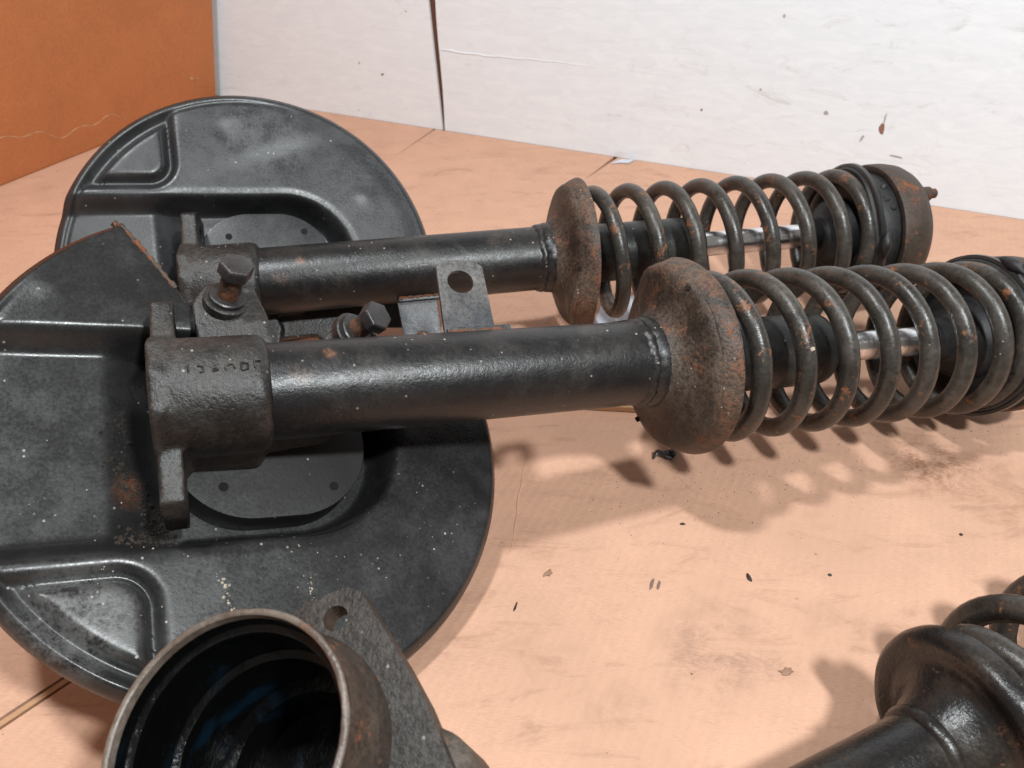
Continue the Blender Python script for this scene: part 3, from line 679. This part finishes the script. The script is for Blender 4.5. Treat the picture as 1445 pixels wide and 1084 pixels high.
g = G(); g.holed(arc(101, 37, 10)+[(52,33), (49,37), (35,57), (31,63.5), (24,66), (5,61)], (20.5, 53), 5.4, -46, -35, ax_, 56)
g.prism(arc(-55, 37.0, 16)+[(52,33), (62,17), (74,-7), (79,-30), (64,-56)], -46, -35, ax_)
ja, jb = arc(37, 37, 1)[0], (52, 33)
def on_joint(i):
    _, x, y = g.v[i]; return abs((x-ja[0])*(jb[1]-ja[1])-(y-ja[1])*(jb[0]-ja[0])) < .05 and 36 < x < 53
g.f = [q for q in g.f if not all(on_joint(i) for i in q)]
fg = g.build('flange', M['housing'], hous, 40, .4, .1)
g = G(); g.lathe([(-80, 0), (-80, 17), (-72, 21), (-43, 22), (-41, 20), (-41, 0)], 40, c=(60, -12)); g.build('side_boss', M['housing_b'], hous, 45, .5, .1)

# ------------------------------------------------------------------ small loose things on the cardboard
def flat(name, pts, z0, z1, mat, label, cat, group=None, lift=None):
    me = bpy.data.meshes.new(name); bm = bmesh.new(); n = len(pts)
    hi = [bm.verts.new((x, y, z1+(lift(x, y) if lift else 0))) for x, y in pts]; lo = [bm.verts.new((x, y, z0+(lift(x, y) if lift else 0))) for x, y in pts]
    bm.faces.new(hi); bm.faces.new(lo[::-1])
    for i in range(n): bm.faces.new((lo[i], lo[(i+1) % n], hi[(i+1) % n], hi[i]))
    bmesh.ops.recalc_face_normals(bm, faces=bm.faces); bm.to_mesh(me); bm.free()
    return tag(link(name, me, mat, None, 0), label, cat, group)
flat('paper_scrap', [(.075,.655), (.118,.668), (.140,.690), (.120,.712), (.088,.700)], .0006, .0012, M['paper'], 'white paper scrap peeking out beneath the farther spring seat', 'paper')
flat('paper_scrap', [(.322,.530), (.330,.523), (.362,.527), (.372,.548), (.336,.556)], .0006, .0012, M['paper'], 'small white paper scrap beneath the nearer spring close to right edge', 'paper')
flat('paper_scrap', [wl(.268,.030), wl(.276,.010), wl(.293,.004), wl(.288,.020), wl(.278,.022)], .001, .002, M['paper'], 'torn white scrap at the wall foot by the slit', 'paper')
flat('cardboard_scrap', [(.035,.552), (.045,.528), (.104,.5225), (.108,.55)], .0008, .005, M['card3'], 'dark cardboard scrap under the nearer strut tube', 'cardboard')
def crumb(x, y, sx, sy, h, ang, mat, label, name='dirt_crumb', group=None, sd=0):
    rnd = random.Random(sd); me = bpy.data.meshes.new(name); bm = bmesh.new()
    bmesh.ops.create_icosphere(bm, subdivisions=2, radius=1)
    for v in bm.verts:
        k = 1+.45*noise.noise(v.co*1.7+Vector((sd*3.3, 0, 0))); v.co = Vector((v.co.x*sx*k, v.co.y*sy*k, max(-.0002, v.co.z*h*k)))
    bm.to_mesh(me); bm.free()
    o = link(name, me, mat, None, 60); o.location = (x, y, .0003); o.rotation_euler = (0, 0, ang)
    return tag(o, label, 'debris', group)
def flake(x, y, r, asp, ang, mat, label, name, sd):
    rnd = random.Random(sd); pts = []
    for k in range(14):
        a_ = 2*PI*k/14; rr = r*(.5+.6*rnd.random()); px, py = rr*math.cos(a_), rr*asp*math.sin(a_)
        pts.append((x+px*math.cos(ang)-py*math.sin(ang), y+px*math.sin(ang)+py*math.cos(ang)))
    return flat(name, pts, .0002, .0006, mat, label, 'debris', None, lambda a_, b_: .0010*max(0, math.sin((a_-x)*900)))
# curled oily flake
g = G()
for j in range(3):
    g.tube([(-6+4*k*.45+j*1.5, 2*math.sin(k*.9+j)+j*1.2-1, 1.2+1.6*abs(math.sin(k*.7+j*1.3))) for k in range(8)], [.4, .9, 1.3, 1.4, 1.1, 1.3, .8, .3], 6)
o = g.build('oily_flake', M['glossy'], None, 50, .4, .6); o.location = (.1120, .4690, 0); o.rotation_euler = (0, 0, .25); o.scale = (1.35, 1.5, 1.6)
tag(o, 'curled black oily flake on the cardboard below the nearer spring seat', 'debris')
flake(.0226, .3562, .0042, .55, .7, M['crumbb'], 'brown flake with pale edge right of the big dust shield', 'dirt_flake', 1)
crumb(.0870, .3480, .0048, .0011, .0005, 1.2, M['smear'], 'pair of grey streak smears, the longer left one', 'dirt_smear', None, 2)
crumb(.0910, .3468, .0036, .0010, .0005, 1.25, M['smear'], 'pair of grey streak smears, the shorter right one', 'dirt_smear', None, 3)
crumb(.1147, .3998, .0018, .0010, .0010, .0, M['crumb'], 'lone round black crumb in the middle of the open cardboard', 'dirt_crumb', None, 4)
crumb(.1486, .3528, .0014, .0034, .0011, .1, M['crumb'], 'elongated dark crumb near the centre of the open cardboard', 'dirt_crumb', None, 5)
crumb(.1999, .3551, .0012, .0011, .0010, 0, M['crumb'], 'small round dark crumb left of the lower right strut', 'dirt_crumb', None, 6)
crumb(.2978, .3900, .0012, .0010, .0010, 0, M['crumb'], 'dark crumb above the lower right strut near the right edge', 'dirt_crumb', None, 7)
flake(.1535, .2845, .0044, .7, .3, M['crumbb'], 'dull brown flake beside the lower right strut shadow', 'dirt_flake', 8)
crumb(.0020, .3300, .0007, .0035, .0005, -.3, M['crumb'], 'thin dark sliver lying right of the big dust shield', 'dirt_sliver', None, 9)
# grit too small to count
def grit():
    vs = []; fs = []; rnd = random.Random(3)
    def bit(x, y, z, r):
        n = len(vs); a = rnd.random()*6; e = .6+rnd.random()
        for k in range(4): vs.append((x+r*math.cos(a+k*PI/2)*(e if k % 2 else 1), y+r*math.sin(a+k*PI/2)*(e if k % 2 else 1), z))
        vs.append((x, y, z+r*.9)); fs.extend([(n, n+1, n+4), (n+1, n+2, n+4), (n+2, n+3, n+4), (n+3, n, n+4)])
    for q_ in range(1500):
        x, y = rnd.uniform(-.05, .42), rnd.uniform(.22, .62)
        if q_ % 3 == 0: k_ = rnd.random(); x, y = .05+.33*k_+rnd.gauss(0, .012), .415+.09*k_+rnd.gauss(0, .022); bit(x, y, .0001, .00018+.00035*rnd.random()**3)
    me = bpy.data.meshes.new('grit'); me.from_pydata(vs, [], fs); o = link('grit', me, M['crumb'], None, 0); o['kind'] = 'stuff'
    o['label'] = 'fine dark grit scattered over the cardboard'; o['category'] = 'grit'
grit()
